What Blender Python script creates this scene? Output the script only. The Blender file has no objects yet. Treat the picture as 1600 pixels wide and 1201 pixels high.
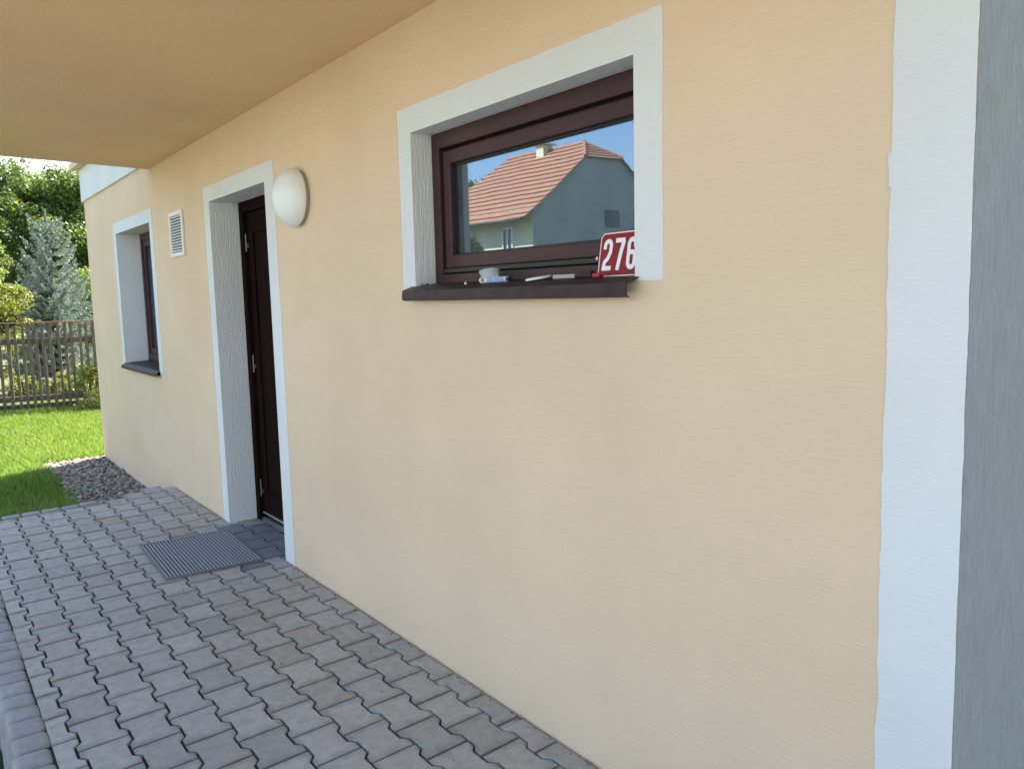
import bpy, bmesh, math, random
import numpy as np
from mathutils import Vector, Matrix
random.seed(7); rng = np.random.default_rng(7)
R = math.radians
sc = bpy.context.scene
C = sc.collection

# ------------------------------------------------------------------ camera
cam_d = bpy.data.cameras.new('camera'); cam = bpy.data.objects.new('camera', cam_d); C.objects.link(cam)
r_ = Vector((0.5983163, 0.8008626, -0.0252339)); u_ = Vector((-0.0740793, 0.0866469, 0.9934810)); f_ = Vector((-0.7978282, 0.5925466, -0.1111696))
cam.matrix_world = Matrix(((r_.x, u_.x, -f_.x, 0), (r_.y, u_.y, -f_.y, -1.640073), (r_.z, u_.z, -f_.z, 1.5), (0, 0, 0, 1)))
cam_d.sensor_fit = 'HORIZONTAL'; cam_d.sensor_width = 36; cam_d.lens = 36 * 1259.9 / 1600
cam_d.clip_start = 0.05; cam_d.clip_end = 3000
sc.camera = cam
# ------------------------------------------------------------------ light
SUN_EL, SUN_AZ = 50, 28            # azimuth: degrees from +Y towards -X
w = bpy.data.worlds.new('World'); sc.world = w; w.use_nodes = True
nt = w.node_tree; bg = nt.nodes['Background']
sky = nt.nodes.new('ShaderNodeTexSky'); sky.sky_type = 'NISHITA'; sky.sun_disc = False
sky.sun_elevation = R(SUN_EL); sky.sun_rotation = R(-SUN_AZ)
sky.air_density = 1.0; sky.dust_density = 1.2; sky.ozone_density = 1.0
nt.links.new(sky.outputs[0], bg.inputs[0]); bg.inputs[1].default_value = 0.105
sd = bpy.data.lights.new('sun', 'SUN'); sd.energy = 5.0; sd.angle = R(0.53); sd.color = (1, 0.95, 0.86)
sun = bpy.data.objects.new('sun', sd); C.objects.link(sun)
tosun = Vector((-math.sin(R(SUN_AZ)) * math.cos(R(SUN_EL)), math.cos(R(SUN_AZ)) * math.cos(R(SUN_EL)), math.sin(R(SUN_EL))))
sun.rotation_euler = tosun.to_track_quat('Z', 'Y').to_euler(); sun.location = (0, 0, 30)
vs = sc.view_settings; vs.view_transform = 'Standard'; vs.look = 'None'; vs.exposure = 2.28; vs.gamma = 1
vs.use_white_balance = True; vs.white_balance_temperature = 6950; vs.white_balance_tint = 10

# ------------------------------------------------------------------ materials
def mat(name, col=(.5, .5, .5), rough=.7, **kw):
    m = bpy.data.materials.new(name); m.use_nodes = True
    b = m.node_tree.nodes['Principled BSDF']
    b.inputs['Base Color'].default_value = (*col, 1); b.inputs['Roughness'].default_value = rough
    for k, v in kw.items(): b.inputs[k.replace('_', ' ')].default_value = v
    return m
def nd(m, t, **kw):
    n = m.node_tree.nodes.new(t)
    for k, v in kw.items():
        if k in n.inputs.keys(): n.inputs[k].default_value = v
        else: setattr(n, k, v)
    return n
def ln(m, a, b): m.node_tree.links.new(a, b)
def bsdf(m): return m.node_tree.nodes['Principled BSDF']
def coords(m, scale=(1, 1, 1), kind='Object'):
    tc = nd(m, 'ShaderNodeTexCoord'); mp = nd(m, 'ShaderNodeMapping'); mp.inputs['Scale'].default_value = scale
    ln(m, tc.outputs[kind], mp.inputs['Vector']); return mp.outputs[0]
def geo_coords(m, scale=(1, 1, 1)):
    g = nd(m, 'ShaderNodeNewGeometry'); mp = nd(m, 'ShaderNodeMapping'); mp.inputs['Scale'].default_value = scale
    ln(m, g.outputs['Position'], mp.inputs['Vector']); return mp.outputs[0]
def noise(m, vec, scale, detail=4, rough=.55, dist=0):
    n = nd(m, 'ShaderNodeTexNoise'); n.inputs['Scale'].default_value = scale; n.inputs['Detail'].default_value = detail
    n.inputs['Roughness'].default_value = rough; n.inputs['Distortion'].default_value = dist
    ln(m, vec, n.inputs['Vector']); return n.outputs[0]
def ramp(m, fac, stops):
    r = nd(m, 'ShaderNodeValToRGB'); cr = r.color_ramp
    while len(cr.elements) < len(stops): cr.elements.new(.5)
    for e, (p, c) in zip(cr.elements, stops): e.position = p; e.color = (*c, 1) if len(c) == 3 else c
    ln(m, fac, r.inputs[0]); return r.outputs[0]
def mixc(m, fac, a, b, mode='MIX'):
    n = nd(m, 'ShaderNodeMix', data_type='RGBA', blend_type=mode)
    for sock, v in ((n.inputs[0], fac), (n.inputs[6], a), (n.inputs[7], b)):
        if hasattr(v, 'links'): ln(m, v, sock)
        elif isinstance(v, (int, float)): sock.default_value = v
        else: sock.default_value = (*v, 1)
    return n.outputs[2]
def math_(m, op, a, b=0):
    n = nd(m, 'ShaderNodeMath', operation=op)
    for s, v in zip(n.inputs, (a, b)):
        if hasattr(v, 'links'): ln(m, v, s)
        else: s.default_value = v
    return n.outputs[0]
def bump(m, h, strength=.5, dist=.01):
    n = nd(m, 'ShaderNodeBump'); n.inputs['Strength'].default_value = strength; n.inputs['Distance'].default_value = dist
    ln(m, h, n.inputs['Height']); ln(m, n.outputs[0], bsdf(m).inputs['Normal'])

def plaster(name, col, vertical=False, relief=1.0):
    """brush-dragged render: fine streaks along one direction over a faint grain"""
    m = mat(name, col, .85); bsdf(m).inputs['Specular IOR Level'].default_value = .25
    if vertical: s1, s2 = (120, 120, 14), (220, 220, 45)
    else: s1, s2 = (17, 40, 150), (45, 90, 300)
    a = noise(m, geo_coords(m, s1), 1, 3, .6, .9)
    b = noise(m, geo_coords(m, s2), 1, 2, .5, .3)
    patch = noise(m, geo_coords(m, (1.3, 1.3, 1.3)), 1, 3)
    aa = ramp(m, a, [(.34, (0, 0, 0)), (.70, (1, 1, 1))])
    amt = math_(m, 'MULTIPLY', aa, math_(m, 'ADD', math_(m, 'MULTIPLY', patch, 1.2), .25))
    hgt = math_(m, 'ADD', amt, math_(m, 'MULTIPLY', b, .35))
    bump(m, hgt, .75 * relief, .004)
    d = tuple(c * .93 for c in col); l = tuple(min(1, c * 1.04) for c in col)
    col1 = ramp(m, patch, [(.3, d), (.7, l)])
    blot = noise(m, geo_coords(m, (.55, .55, .8)), 1, 5, .6, .4)
    col1 = mixc(m, ramp(m, blot, [(.42, (0, 0, 0)), (.72, (.16, .16, .16))]), col1, tuple(c * .80 for c in col))
    spk = noise(m, geo_coords(m, (70, 70, 70)), 1, 2)
    col1 = mixc(m, ramp(m, spk, [(.70, (0, 0, 0)), (.78, (.10, .10, .10))]), col1, tuple(c * .6 for c in col))
    col2 = mixc(m, math_(m, 'MULTIPLY', b, .10), col1, tuple(c * .6 for c in col))
    ln(m, col2, bsdf(m).inputs['Base Color'])
    return m
BEIGE = (.795, .596, .415)
M = {}
M['beige'] = plaster('beige_plaster', BEIGE, relief=.52)
M['soffit'] = plaster('beige_soffit', (.82, .57, .32), relief=.35)
M['white'] = plaster('white_plaster', (.745, .745, .74), relief=.38)
M['white_v'] = plaster('white_plaster_upright', (.80, .775, .755), True, .8)
M['shaded_side'] = plaster('shaded_plaster', (.262, .266, .262), True, 1.1)  # shade on the return wall is put into this grey base colour
m = M['shaded_side']; old = bsdf(m).inputs['Base Color'].links[0].from_socket
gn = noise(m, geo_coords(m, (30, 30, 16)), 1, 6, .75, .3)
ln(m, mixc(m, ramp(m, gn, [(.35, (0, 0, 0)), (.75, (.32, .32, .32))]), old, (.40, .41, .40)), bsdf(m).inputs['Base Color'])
M['plinth'] = mat('plinth', (.05, .05, .05), .9)
M['dark_room'] = mat('room', (.05, .045, .04), .9)

def wood(name, c1, c2, rough=.38, scale=(14, 14, 1.2)):
    m = mat(name, c1, rough)
    n = noise(m, geo_coords(m, scale), 3, 5, .6, .4)
    ln(m, ramp(m, n, [(.3, c1), (.7, c2)]), bsdf(m).inputs['Base Color'])
    bump(m, n, .12, .002); return m
M['brown'] = wood('brown_frame', (.044, .0150, .018), (.062, .022, .026), .45, (1.5, 14, 14))
bsdf(M['brown']).inputs['Specular IOR Level'].default_value = .3
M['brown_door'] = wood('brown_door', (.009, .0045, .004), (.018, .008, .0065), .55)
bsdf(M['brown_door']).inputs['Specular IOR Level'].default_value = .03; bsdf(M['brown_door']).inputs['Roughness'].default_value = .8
M['brown_metal'] = mat('brown_sill_metal', (.040, .026, .026), .5); bsdf(M['brown_metal']).inputs['Specular IOR Level'].default_value = .18
n_ = noise(M['brown_metal'], geo_coords(M['brown_metal'], (20, 20, 20)), 1, 5)
ln(M['brown_metal'], ramp(M['brown_metal'], n_, [(.35, (.036, .020, .021)), (.75, (.062, .038, .039))]), bsdf(M['brown_metal']).inputs['Base Color'])
M['seal'] = mat('rubber_seal', (.008, .008, .009), .5)
M['alu'] = mat('aluminium', (.62, .63, .65), .35, Metallic=1.0)
M['steel'] = mat('hinge_steel', (.20, .19, .18), .45, Metallic=1.0)

def glass_mat(name, refl):
    m = bpy.data.materials.new(name); m.use_nodes = True; t = m.node_tree; t.nodes.remove(t.nodes['Principled BSDF'])
    out = t.nodes['Material Output']
    gl = t.nodes.new('ShaderNodeBsdfGlossy'); gl.inputs['Roughness'].default_value = 0.0; gl.inputs['Color'].default_value = (.60, .80, 1, 1)
    tr = t.nodes.new('ShaderNodeBsdfTransparent'); tr.inputs['Color'].default_value = (.55, .60, .62, 1)
    lw = t.nodes.new('ShaderNodeLayerWeight'); lw.inputs['Blend'].default_value = .35
    ma = t.nodes.new('ShaderNodeMapRange'); ma.inputs['To Min'].default_value = refl; ma.inputs['To Max'].default_value = min(1, refl + .45)
    mx = t.nodes.new('ShaderNodeMixShader')
    t.links.new(lw.outputs['Fresnel'], ma.inputs['Value']); t.links.new(ma.outputs[0], mx.inputs[0])
    t.links.new(tr.outputs[0], mx.inputs[1]); t.links.new(gl.outputs[0], mx.inputs[2]); t.links.new(mx.outputs[0], out.inputs['Surface'])
    df = t.nodes.new('ShaderNodeBsdfDiffuse'); df.inputs['Color'].default_value = (.62, .66, .70, 1); mx2 = t.nodes.new('ShaderNodeMixShader')
    dn_ = t.nodes.new('ShaderNodeTexNoise'); dn_.inputs['Scale'].default_value = 9; dn_.inputs['Detail'].default_value = 6; dr = t.nodes.new('ShaderNodeMapRange'); dr.inputs['From Min'].default_value = .35; dr.inputs['From Max'].default_value = .75; dr.inputs['To Min'].default_value = .055; dr.inputs['To Max'].default_value = .10
    gp = t.nodes.new('ShaderNodeNewGeometry'); t.links.new(gp.outputs['Position'], dn_.inputs['Vector']); t.links.new(dn_.outputs[0], dr.inputs['Value']); t.links.new(dr.outputs[0], mx2.inputs[0])
    t.links.new(mx.outputs[0], mx2.inputs[1]); t.links.new(df.outputs[0], mx2.inputs[2]); t.links.new(mx2.outputs[0], out.inputs['Surface'])
    # faint waviness of the float glass
    tc = t.nodes.new('ShaderNodeNewGeometry'); no = t.nodes.new('ShaderNodeTexNoise'); no.inputs['Scale'].default_value = 3.0; no.inputs['Detail'].default_value = 1
    bu = t.nodes.new('ShaderNodeBump'); bu.inputs['Strength'].default_value = .035; bu.inputs['Distance'].default_value = .01
    t.links.new(tc.outputs['Position'], no.inputs['Vector']); t.links.new(no.outputs[0], bu.inputs['Height']); t.links.new(bu.outputs[0], gl.inputs['Normal'])
    return m
M['glass'] = glass_mat('window_glass', .20)

def concrete_stone(name, c1, c2, warm=(.19, .165, .14), rough=.62):
    m = mat(name, c1, rough)
    oi = nd(m, 'ShaderNodeObjectInfo'); rnd = oi.outputs['Random']
    base = ramp(m, rnd, [(0, c1), (.55, c2), (.8, tuple((a + b) / 2 for a, b in zip(c1, c2))), (1, warm)])
    g = geo_coords(m, (1, 1, 1))
    fine = noise(m, g, 420, 3, .7); mid = noise(m, g, 22, 5, .65); big = noise(m, g, 2.3, 4)
    c = mixc(m, ramp(m, fine, [(.35, (.0, .0, .0)), (.75, (.30, .30, .30))]), base, (.42, .40, .39))
    c = mixc(m, ramp(m, mid, [(.40, (.0, 0, 0)), (.72, (.40, .40, .40))]), c, (.15, .14, .13))
    c = mixc(m, ramp(m, big, [(.52, (.0, 0, 0)), (.75, (.35, .35, .35))]), c, (.25, .225, .20))
    stain = noise(m, geo_coords(m, (9, 9, 9)), 1, 6, .7, .6)
    c = mixc(m, ramp(m, stain, [(.66, (0, 0, 0)), (.74, (.30, .30, .30))]), c, (.42, .42, .41))
    oc = nd(m, 'ShaderNodeTexCoord'); sp = nd(m, 'ShaderNodeSeparateXYZ'); ln(m, oc.outputs['Object'], sp.inputs[0])
    ex = math_(m, 'DIVIDE', math_(m, 'ABSOLUTE', sp.outputs['X']), .105); ey = math_(m, 'DIVIDE', math_(m, 'ABSOLUTE', sp.outputs['Y']), .078)
    ed = math_(m, 'MAXIMUM', ex, ey); dn = noise(m, geo_coords(m, (14, 14, 14)), 1, 5, .7)
    ed = math_(m, 'MULTIPLY', math_(m, 'ADD', ed, math_(m, 'MULTIPLY', dn, .8)), .6)
    c = mixc(m, ramp(m, ed, [(.66, (0, 0, 0)), (.95, (.55, .55, .55))]), c, (.10, .092, .078))
    ln(m, c, bsdf(m).inputs['Base Color'])
    ln(m, ramp(m, mid, [(.2, (.50, .5, .5)), (.8, (.74, .74, .74))]), bsdf(m).inputs['Roughness'])
    bump(m, math_(m, 'ADD', fine, math_(m, 'MULTIPLY', mid, 1.2)), .35, .0025)
    return m
M['paver'] = concrete_stone('paver_concrete', (.34, .314, .282), (.45, .418, .376), (.375, .325, .278))
M['paver_blue'] = concrete_stone('paver_dark', (.14, .155, .185), (.18, .195, .225), (.16, .165, .18), .5)
M['edging'] = concrete_stone('edging_concrete', (.25, .245, .245), (.32, .31, .305), (.28, .26, .24))
# bedding sand seen in the joints
m = mat('joint_sand', (.03, .028, .025), .95); M['joint'] = m
g = nd(m, 'ShaderNodeNewGeometry'); sep = nd(m, 'ShaderNodeSeparateXYZ'); ln(m, g.outputs['Position'], sep.inputs[0])
n1 = noise(m, geo_coords(m, (5, 5, 5)), 1, 4)
near = ramp(m, math_(m, 'ADD', sep.outputs['Y'], math_(m, 'MULTIPLY', n1, .24)), [(0, (0, 0, 0)), (.02, (1, 1, 1))])
moss = ramp(m, n1, [(.45, (.022, .020, .017)), (.7, (.035, .038, .016))])
ln(m, mixc(m, near, moss, (.36, .34, .31)), bsdf(m).inputs['Base Color'])
bump(m, noise(m, geo_coords(m, (1, 1, 1)), 500, 3), .5, .003)

def simple_noise_mat(name, c1, c2, scale, rough=.85, bscale=None, bstr=.4, bdist=.01):
    m = mat(name, c1, rough); n = noise(m, geo_coords(m), scale, 6, .65)
    ln(m, ramp(m, n, [(.3, c1), (.7, c2)]), bsdf(m).inputs['Base Color'])
    if bscale: bump(m, noise(m, geo_coords(m), bscale, 4), bstr, bdist)
    return m
M['soil'] = simple_noise_mat('lawn_soil', (.035, .04, .012), (.06, .075, .02), 5, .95, 60)
M['terrain'] = simple_noise_mat('terrain_soil', (.05, .07, .02), (.09, .10, .035), .6, .95, 8)
M['drive'] = simple_noise_mat('driveway_concrete', (.29, .285, .28), (.37, .36, .35), 3, .8, 120)
M['fence'] = simple_noise_mat('weathered_wood', (.055, .050, .042), (.12, .11, .095), 9, .85, 90, .4, .004)
M['bark'] = simple_noise_mat('bark', (.05, .038, .028), (.10, .08, .06), 12, .9, 40)
M['roof_red'] = simple_noise_mat('roof_tiles', (.36, .135, .070), (.46, .195, .11), 2.5, .8)
M['n_cream'] = simple_noise_mat('cream_render', (.70, .62, .40), (.76, .68, .46), 1.5, .9)
M['n_grey'] = simple_noise_mat('grey_render', (.38, .37, .335), (.46, .445, .405), 1.2, .9)
M['n_metal'] = mat('galvanised', (.6, .62, .64), .35, Metallic=.9)
M['white_paint'] = mat('white_paint', (.8, .8, .8), .4)
M['dark_glass'] = mat('far_glass', (.02, .025, .03), .05)
# pebbles: colour by island
m = mat('pebbles', (.3, .28, .25), .75); M['pebble'] = m
g = nd(m, 'ShaderNodeNewGeometry')
ln(m, ramp(m, g.outputs['Random Per Island'], [(0, (.07, .06, .05)), (.35, (.20, .17, .138)), (.75, (.31, .265, .215)), (1, (.45, .40, .34))]), bsdf(m).inputs['Base Color'])

def leaf_mat(name, stops, trans=.35, rough=.5):
    m = bpy.data.materials.new(name); m.use_nodes = True; b = bsdf(m); b.inputs['Roughness'].default_value = rough
    g = nd(m, 'ShaderNodeNewGeometry'); c = ramp(m, g.outputs['Random Per Island'], stops)
    ln(m, c, b.inputs['Base Color'])
    tr = nd(m, 'ShaderNodeBsdfTranslucent'); mx = nd(m, 'ShaderNodeMixShader'); mx.inputs[0].default_value = trans
    ln(m, mixc(m, .5, c, (.25, .32, .03)), tr.inputs['Color'])
    ln(m, b.outputs[0], mx.inputs[1]); ln(m, tr.outputs[0], mx.inputs[2]); ln(m, mx.outputs[0], m.node_tree.nodes['Material Output'].inputs['Surface'])
    return m
M['leaf'] = leaf_mat('tree_leaves', [(0, (.045, .095, .02)), (.5, (.08, .155, .03)), (1, (.14, .225, .05))])
M['leaf_mid'] = leaf_mat('mid_leaves', [(0, (.06, .12, .02)), (.5, (.11, .19, .035)), (1, (.17, .26, .06))])
M['leaf_lime'] = leaf_mat('lime_leaves', [(0, (.14, .19, .04)), (.5, (.22, .28, .07)), (1, (.33, .37, .14))])
M['leaf_pale'] = leaf_mat('pale_leaves', [(0, (.07, .13, .02)), (.5, (.11, .19, .03)), (1, (.17, .25, .05))])
M['leaf_yellow'] = leaf_mat('yellow_leaves', [(0, (.11, .15, .018)), (.5, (.17, .20, .028)), (1, (.25, .26, .05))])
M['needle'] = leaf_mat('spruce_needles', [(0, (.16, .225, .22)), (.5, (.25, .33, .32)), (1, (.36, .44, .43))], .12, .6)
M['blade'] = leaf_mat('grass_blades', [(0, (.07, .165, .016)), (.5, (.12, .265, .03)), (.9, (.19, .35, .06)), (1, (.33, .33, .15))], .45, .4)
m = M['blade']; g0 = bsdf(m).inputs['Base Color'].links[0].from_socket
pn = noise(m, geo_coords(m, (1.1, 1.1, 1.1)), 1, 4, .6)
gm = mixc(m, ramp(m, pn, [(.40, (0, 0, 0)), (.66, (.6, .6, .6))]), g0, (.29, .38, .12)); ln(m, gm, bsdf(m).inputs['Base Color'])

# ------------------------------------------------------------------ helpers
def tag(o, label=None, cat=None, group=None, kind=None):
    if label: o['label'] = label
    if cat: o['category'] = cat
    if group: o['group'] = group
    if kind: o['kind'] = kind
    return o
def link(name, me, parent=None, m=None, smooth=False):
    o = bpy.data.objects.new(name, me); C.objects.link(o)
    if parent: o.parent = parent
    if m: me.materials.append(m)
    if smooth: me.shade_smooth()
    return o
def empty(name, loc=(0, 0, 0), rz=0):
    o = bpy.data.objects.new(name, None); C.objects.link(o); o.location = loc; o.rotation_euler.z = rz; o.empty_display_size = .1; return o
class MB:
    def __init__(s): s.v = []; s.f = []
    def add(s, vs, fs):
        k = len(s.v); s.v += [tuple(p) for p in vs]; s.f += [tuple(i + k for i in f) for f in fs]; return s
    def box(s, a, b):
        x0, y0, z0 = a; x1, y1, z1 = b
        return s.add([(x0, y0, z0), (x1, y0, z0), (x1, y1, z0), (x0, y1, z0), (x0, y0, z1), (x1, y0, z1), (x1, y1, z1), (x0, y1, z1)],
                     [(3, 2, 1, 0), (4, 5, 6, 7), (0, 1, 5, 4), (1, 2, 6, 5), (2, 3, 7, 6), (3, 0, 4, 7)])
    def quad(s, *p): return s.add(p, [tuple(range(len(p)))])
    def prism(s, pts, axis, a, b):
        """2D outline extruded along an axis. axis 'y': pts are (x,z); 'z': (x,y); 'x': (y,z)"""
        def P(p, t): return {'y': (p[0], t, p[1]), 'z': (p[0], p[1], t), 'x': (t, p[0], p[1])}[axis]
        n = len(pts)
        return s.add([P(p, a) for p in pts] + [P(p, b) for p in pts],
                     [tuple(range(n)), tuple(range(2 * n - 1, n - 1, -1))] + [(i, i + n, (i + 1) % n + n, (i + 1) % n) for i in range(n)])
    def tube(s, pts, rad, n=8, cap=True):
        k0 = len(s.v); rs = rad if hasattr(rad, '__len__') else [rad] * len(pts); pts = [Vector(p) for p in pts]; rings = []
        for i, p in enumerate(pts):
            d = (pts[min(i + 1, len(pts) - 1)] - pts[max(i - 1, 0)]).normalized()
            a = d.cross(Vector((0, 0, 1)) if abs(d.z) < .9 else Vector((1, 0, 0))).normalized(); b = d.cross(a)
            rings.append([p + (a * math.cos(2 * math.pi * j / n) + b * math.sin(2 * math.pi * j / n)) * rs[i] for j in range(n)])
        for r in rings: s.v += [tuple(q) for q in r]
        for i in range(len(pts) - 1):
            for j in range(n): s.f.append((k0 + i * n + j, k0 + i * n + (j + 1) % n, k0 + (i + 1) * n + (j + 1) % n, k0 + (i + 1) * n + j))
        if cap:
            s.f.append(tuple(k0 + j for j in range(n))[::-1]); s.f.append(tuple(k0 + (len(pts) - 1) * n + j for j in range(n)))
        return s
    def mesh(s, name, bevel=0, seg=2):
        me = bpy.data.meshes.new(name); me.from_pydata(s.v, [], s.f)
        bm = bmesh.new(); bm.from_mesh(me)
        bmesh.ops.recalc_face_normals(bm, faces=bm.faces)
        if bevel: bmesh.ops.bevel(bm, geom=[e for e in bm.edges if len(e.link_faces) == 2 and e.calc_face_angle(0) > .5], offset=bevel, segments=seg, affect='EDGES', profile=.6)
        bm.to_mesh(me); bm.free(); return me
    def build(s, name, m, parent=None, bevel=0, seg=2, smooth=False):
        return link(name, s.mesh(name, bevel, seg), parent, m, smooth)
def wob(p, q, amp, step=.02):
    """points from p to q (q left out) with a hand-painted waver"""
    L = math.dist(p, q); n = max(1, int(L / step)); d = ((q[0] - p[0]) / L, (q[1] - p[1]) / L); out = []; a = 0
    for i in range(n):
        a = .75 * a + random.uniform(-1, 1) * amp
        t = L * i / n; o = a if i else 0
        out.append((p[0] + d[0] * t - d[1] * o, p[1] + d[1] * t + d[0] * o))
    return out
def fast_mesh(name, V, F):
    """numpy verts (n,3) and equal-size faces (m,k)"""
    me = bpy.data.meshes.new(name); V = np.asarray(V, np.float32); F = np.asarray(F, np.int32); k = F.shape[1]
    me.vertices.add(len(V)); me.vertices.foreach_set('co', V.ravel())
    me.loops.add(F.size); me.loops.foreach_set('vertex_index', F.ravel())
    me.polygons.add(len(F)); me.polygons.foreach_set('loop_start', np.arange(0, F.size, k, dtype=np.int32))
    me.update(calc_edges=True); return me

# ------------------------------------------------------------------ the setting: ground
XW0, XW1 = -9.94, -.722           # ends of the house wall; its face is the plane y = 0
def ground_z(x, y): return -.22 + .15 * min(1, max(0, (-10.2 - x) / 4.5))
mb = MB()
xs = [-400, -120, -60, -40, -30] + [-26 + i for i in range(0, 36)] + [14, 30, 80, 300]; ys = [-400, -120, -60] + [-40 + 2 * i for i in range(0, 30)] + [40, 80, 300]
idx = {}
for i, x in enumerate(xs):
    for j, y in enumerate(ys): idx[i, j] = len(mb.v); mb.v.append((x, y, ground_z(x, y) - .16))
for i in range(len(xs) - 1):
    for j in range(len(ys) - 1): mb.f.append((idx[i, j], idx[i + 1, j], idx[i + 1, j + 1], idx[i, j + 1]))
tag(mb.build('terrain', M['terrain']), kind='structure')
mb = MB(); lx = [-15.2 + .5 * i for i in range(17)] + [-6.79]
lx = [x for x in lx if x <= -6.79]
ly = [-9, -6, -4, -3, -2, -1, 0, 1, 2, 4]
for i in range(len(lx) - 1):
    for j in range(len(ly) - 1):
        mb.quad(*[(x, y, ground_z(x, y)) for x, y in ((lx[i], ly[j]), (lx[i + 1], ly[j]), (lx[i + 1], ly[j + 1]), (lx[i], ly[j + 1]))])
tag(mb.build('lawn', M['soil']), kind='structure')
mb = MB().box((-6.79, -9.0, -.5), (7, -1.52, -.33)); tag(mb.build('driveway', M['drive']), kind='structure')
mb = MB().box((-6.835, -9.0, -.5), (-6.775, -1.50, -.13)); tag(mb.build('kerb', M['drive'], bevel=.006), kind='structure')

# ------------------------------------------------------------------ the pavement
pave = MB().box((-6.70, -1.43, -.34), (1.2, .30, -.013)).build('pavement', M['joint']); tag(pave, kind='structure')
PX, PY, FW, WW = .2135, .150, .0845, .064     # pitch along the wall, pitch of columns, half flange, half waist
G = .0040                                      # half of the joint
def stone_outline(g=G):
    L = PX / 2
    a, b = FW + .001, WW + .0005
    e, s = .0414, .0654
    half = [(-L, a), (-L + e, a), (-L + s, b), (L - s, b), (L - e, a), (L, a)]
    return half + [(x, -y) for x, y in half[::-1]]
def clip(poly, ax, val, keep_less):
    out = []
    for i in range(len(poly)):
        p, q = poly[i], poly[(i + 1) % len(poly)]
        ip = (p[ax] <= val) == keep_less; iq = (q[ax] <= val) == keep_less
        if ip: out.append(p)
        if ip != iq:
            t = (val - p[ax]) / (q[ax] - p[ax]); out.append(tuple(p[k] + t * (q[k] - p[k]) for k in (0, 1)))
    return out
def inset(poly, d):
    n = len(poly); out = []
    A = sum(poly[i][0] * poly[(i + 1) % n][1] - poly[(i + 1) % n][0] * poly[i][1] for i in range(n))
    sg = 1 if A > 0 else -1
    for i in range(n):
        a, b, c = Vector(poly[i - 1]), Vector(poly[i]), Vector(poly[(i + 1) % n])
        e1 = (b - a).normalized(); e2 = (c - b).normalized(); n1 = Vector((-e1.y, e1.x)) * sg; n2 = Vector((-e2.y, e2.x)) * sg
        k = (n1 + n2); k = k / max(.35, k.length_squared) * 2
        out.append((b.x + k.x * d, b.y + k.y * d))
    return out
def stone_mesh(poly, bev=.0026, top=0, depth=.05):
    A = sum(poly[i][0] * poly[(i + 1) % len(poly)][1] - poly[(i + 1) % len(poly)][0] * poly[i][1] for i in range(len(poly)))
    if A < 0: poly = poly[::-1]
    n = len(poly); p2 = inset(poly, bev)
    v = [(x, y, top - depth) for x, y in poly] + [(x, y, top - bev * .75) for x, y in poly] + [(x, y, top) for x, y in p2]
    f = [tuple(range(2 * n, 3 * n))]
    for i in range(n):
        j = (i + 1) % n; f += [(i, j, j + n, i + n), (i + n, j + n, j + 2 * n, i + 2 * n)]
    me = bpy.data.meshes.new('paving_stone'); me.from_pydata(v, [], f); return me
SHEAR = -.075
def shear(poly): return [(x + SHEAR * y, y) for x, y in poly]
outl = shear(inset(stone_outline(), G))
full = {k: stone_mesh(outl) for k in ('paver', 'paver_blue')}
for k in full: full[k].materials.append(M[k])
far_stuff = []
for col in range(-2, 10):
    yc = -.175 - PY * col
    for row in range(-22, 24):
        xc = -2.515 + PX * (row + .5) + (PX / 2 if col % 2 else 0) + SHEAR * (yc + .175)
        if xc > .55: continue
        lim = -6.66 - .07 * (yc + .9) if yc < -.56 else (-6.84 if yc < -.2 else -6.93)
        poly = [(x + xc, y + yc) for x, y in outl]
        inside_door = False
        ymax = -.010
        if xc > -5.47 and xc < -4.46 and yc > -.1: ymax = .195; inside_door = True
        cut = poly
        if yc > -.15:
            if not inside_door: cut = clip(cut, 1, ymax, True)
            else:
                cut = clip(cut, 1, ymax, True)
                if max(y for x, y in cut or [(0, 0)]) > -.006 and yc > 0:
                    cut = clip(clip(cut, 0, -5.475, False), 0, -4.452, True)
                elif min(x for x, y in poly) < -5.48 or max(x for x, y in poly) > -4.45:
                    cut = clip(cut, 1, -.006, True)
        if yc - FW < -1.372: cut = clip(cut, 1, -1.372, False)
        if min(x for x, y in poly) < lim - .04: 
            if yc < -.56: cut = clip(cut, 0, lim, False)
            elif xc < lim: continue
        if len(cut) < 3: continue
        A = abs(sum(cut[i][0] * cut[(i + 1) % len(cut)][1] - cut[(i + 1) % len(cut)][0] * cut[i][1] for i in range(len(cut)))) / 2
        if A < .0012: continue
        key = 'paver_blue' if (yc > -.2 and -5.38 < xc < -4.5) else 'paver'
        if xc > -1.45:
            far_stuff.append(cut); continue
        if A > .0999 * .3 and len(cut) == 12 and cut is poly:
            o = bpy.data.objects.new('paving_stone', full[key]); o.location = (xc, yc, random.uniform(-.0030, .0022))
            o.rotation_euler = (random.gauss(0, .010), random.gauss(0, .010), random.gauss(0, .009))
        else:
            cx = sum(p[0] for p in cut) / len(cut); cy = sum(p[1] for p in cut) / len(cut)
            me = stone_mesh([(x - cx, y - cy) for x, y in cut], .0024); me.materials.append(M[key])
            o = bpy.data.objects.new('paving_stone', me); o.location = (cx, cy, random.uniform(-.002, .001))
        C.objects.link(o); o.parent = pave
        o.scale = (random.uniform(.978, 1.0), random.uniform(.975, 1.0), 1)
V, F = [], []
mb = MB()
for cut in far_stuff:
    me = stone_mesh(cut, .004); mb.add([v.co for v in me.vertices], [tuple(p.vertices) for p in me.polygons]); bpy.data.meshes.remove(me)
o = mb.build('paving_stones', M['paver'], pave); tag(o, kind='stuff')
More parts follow.
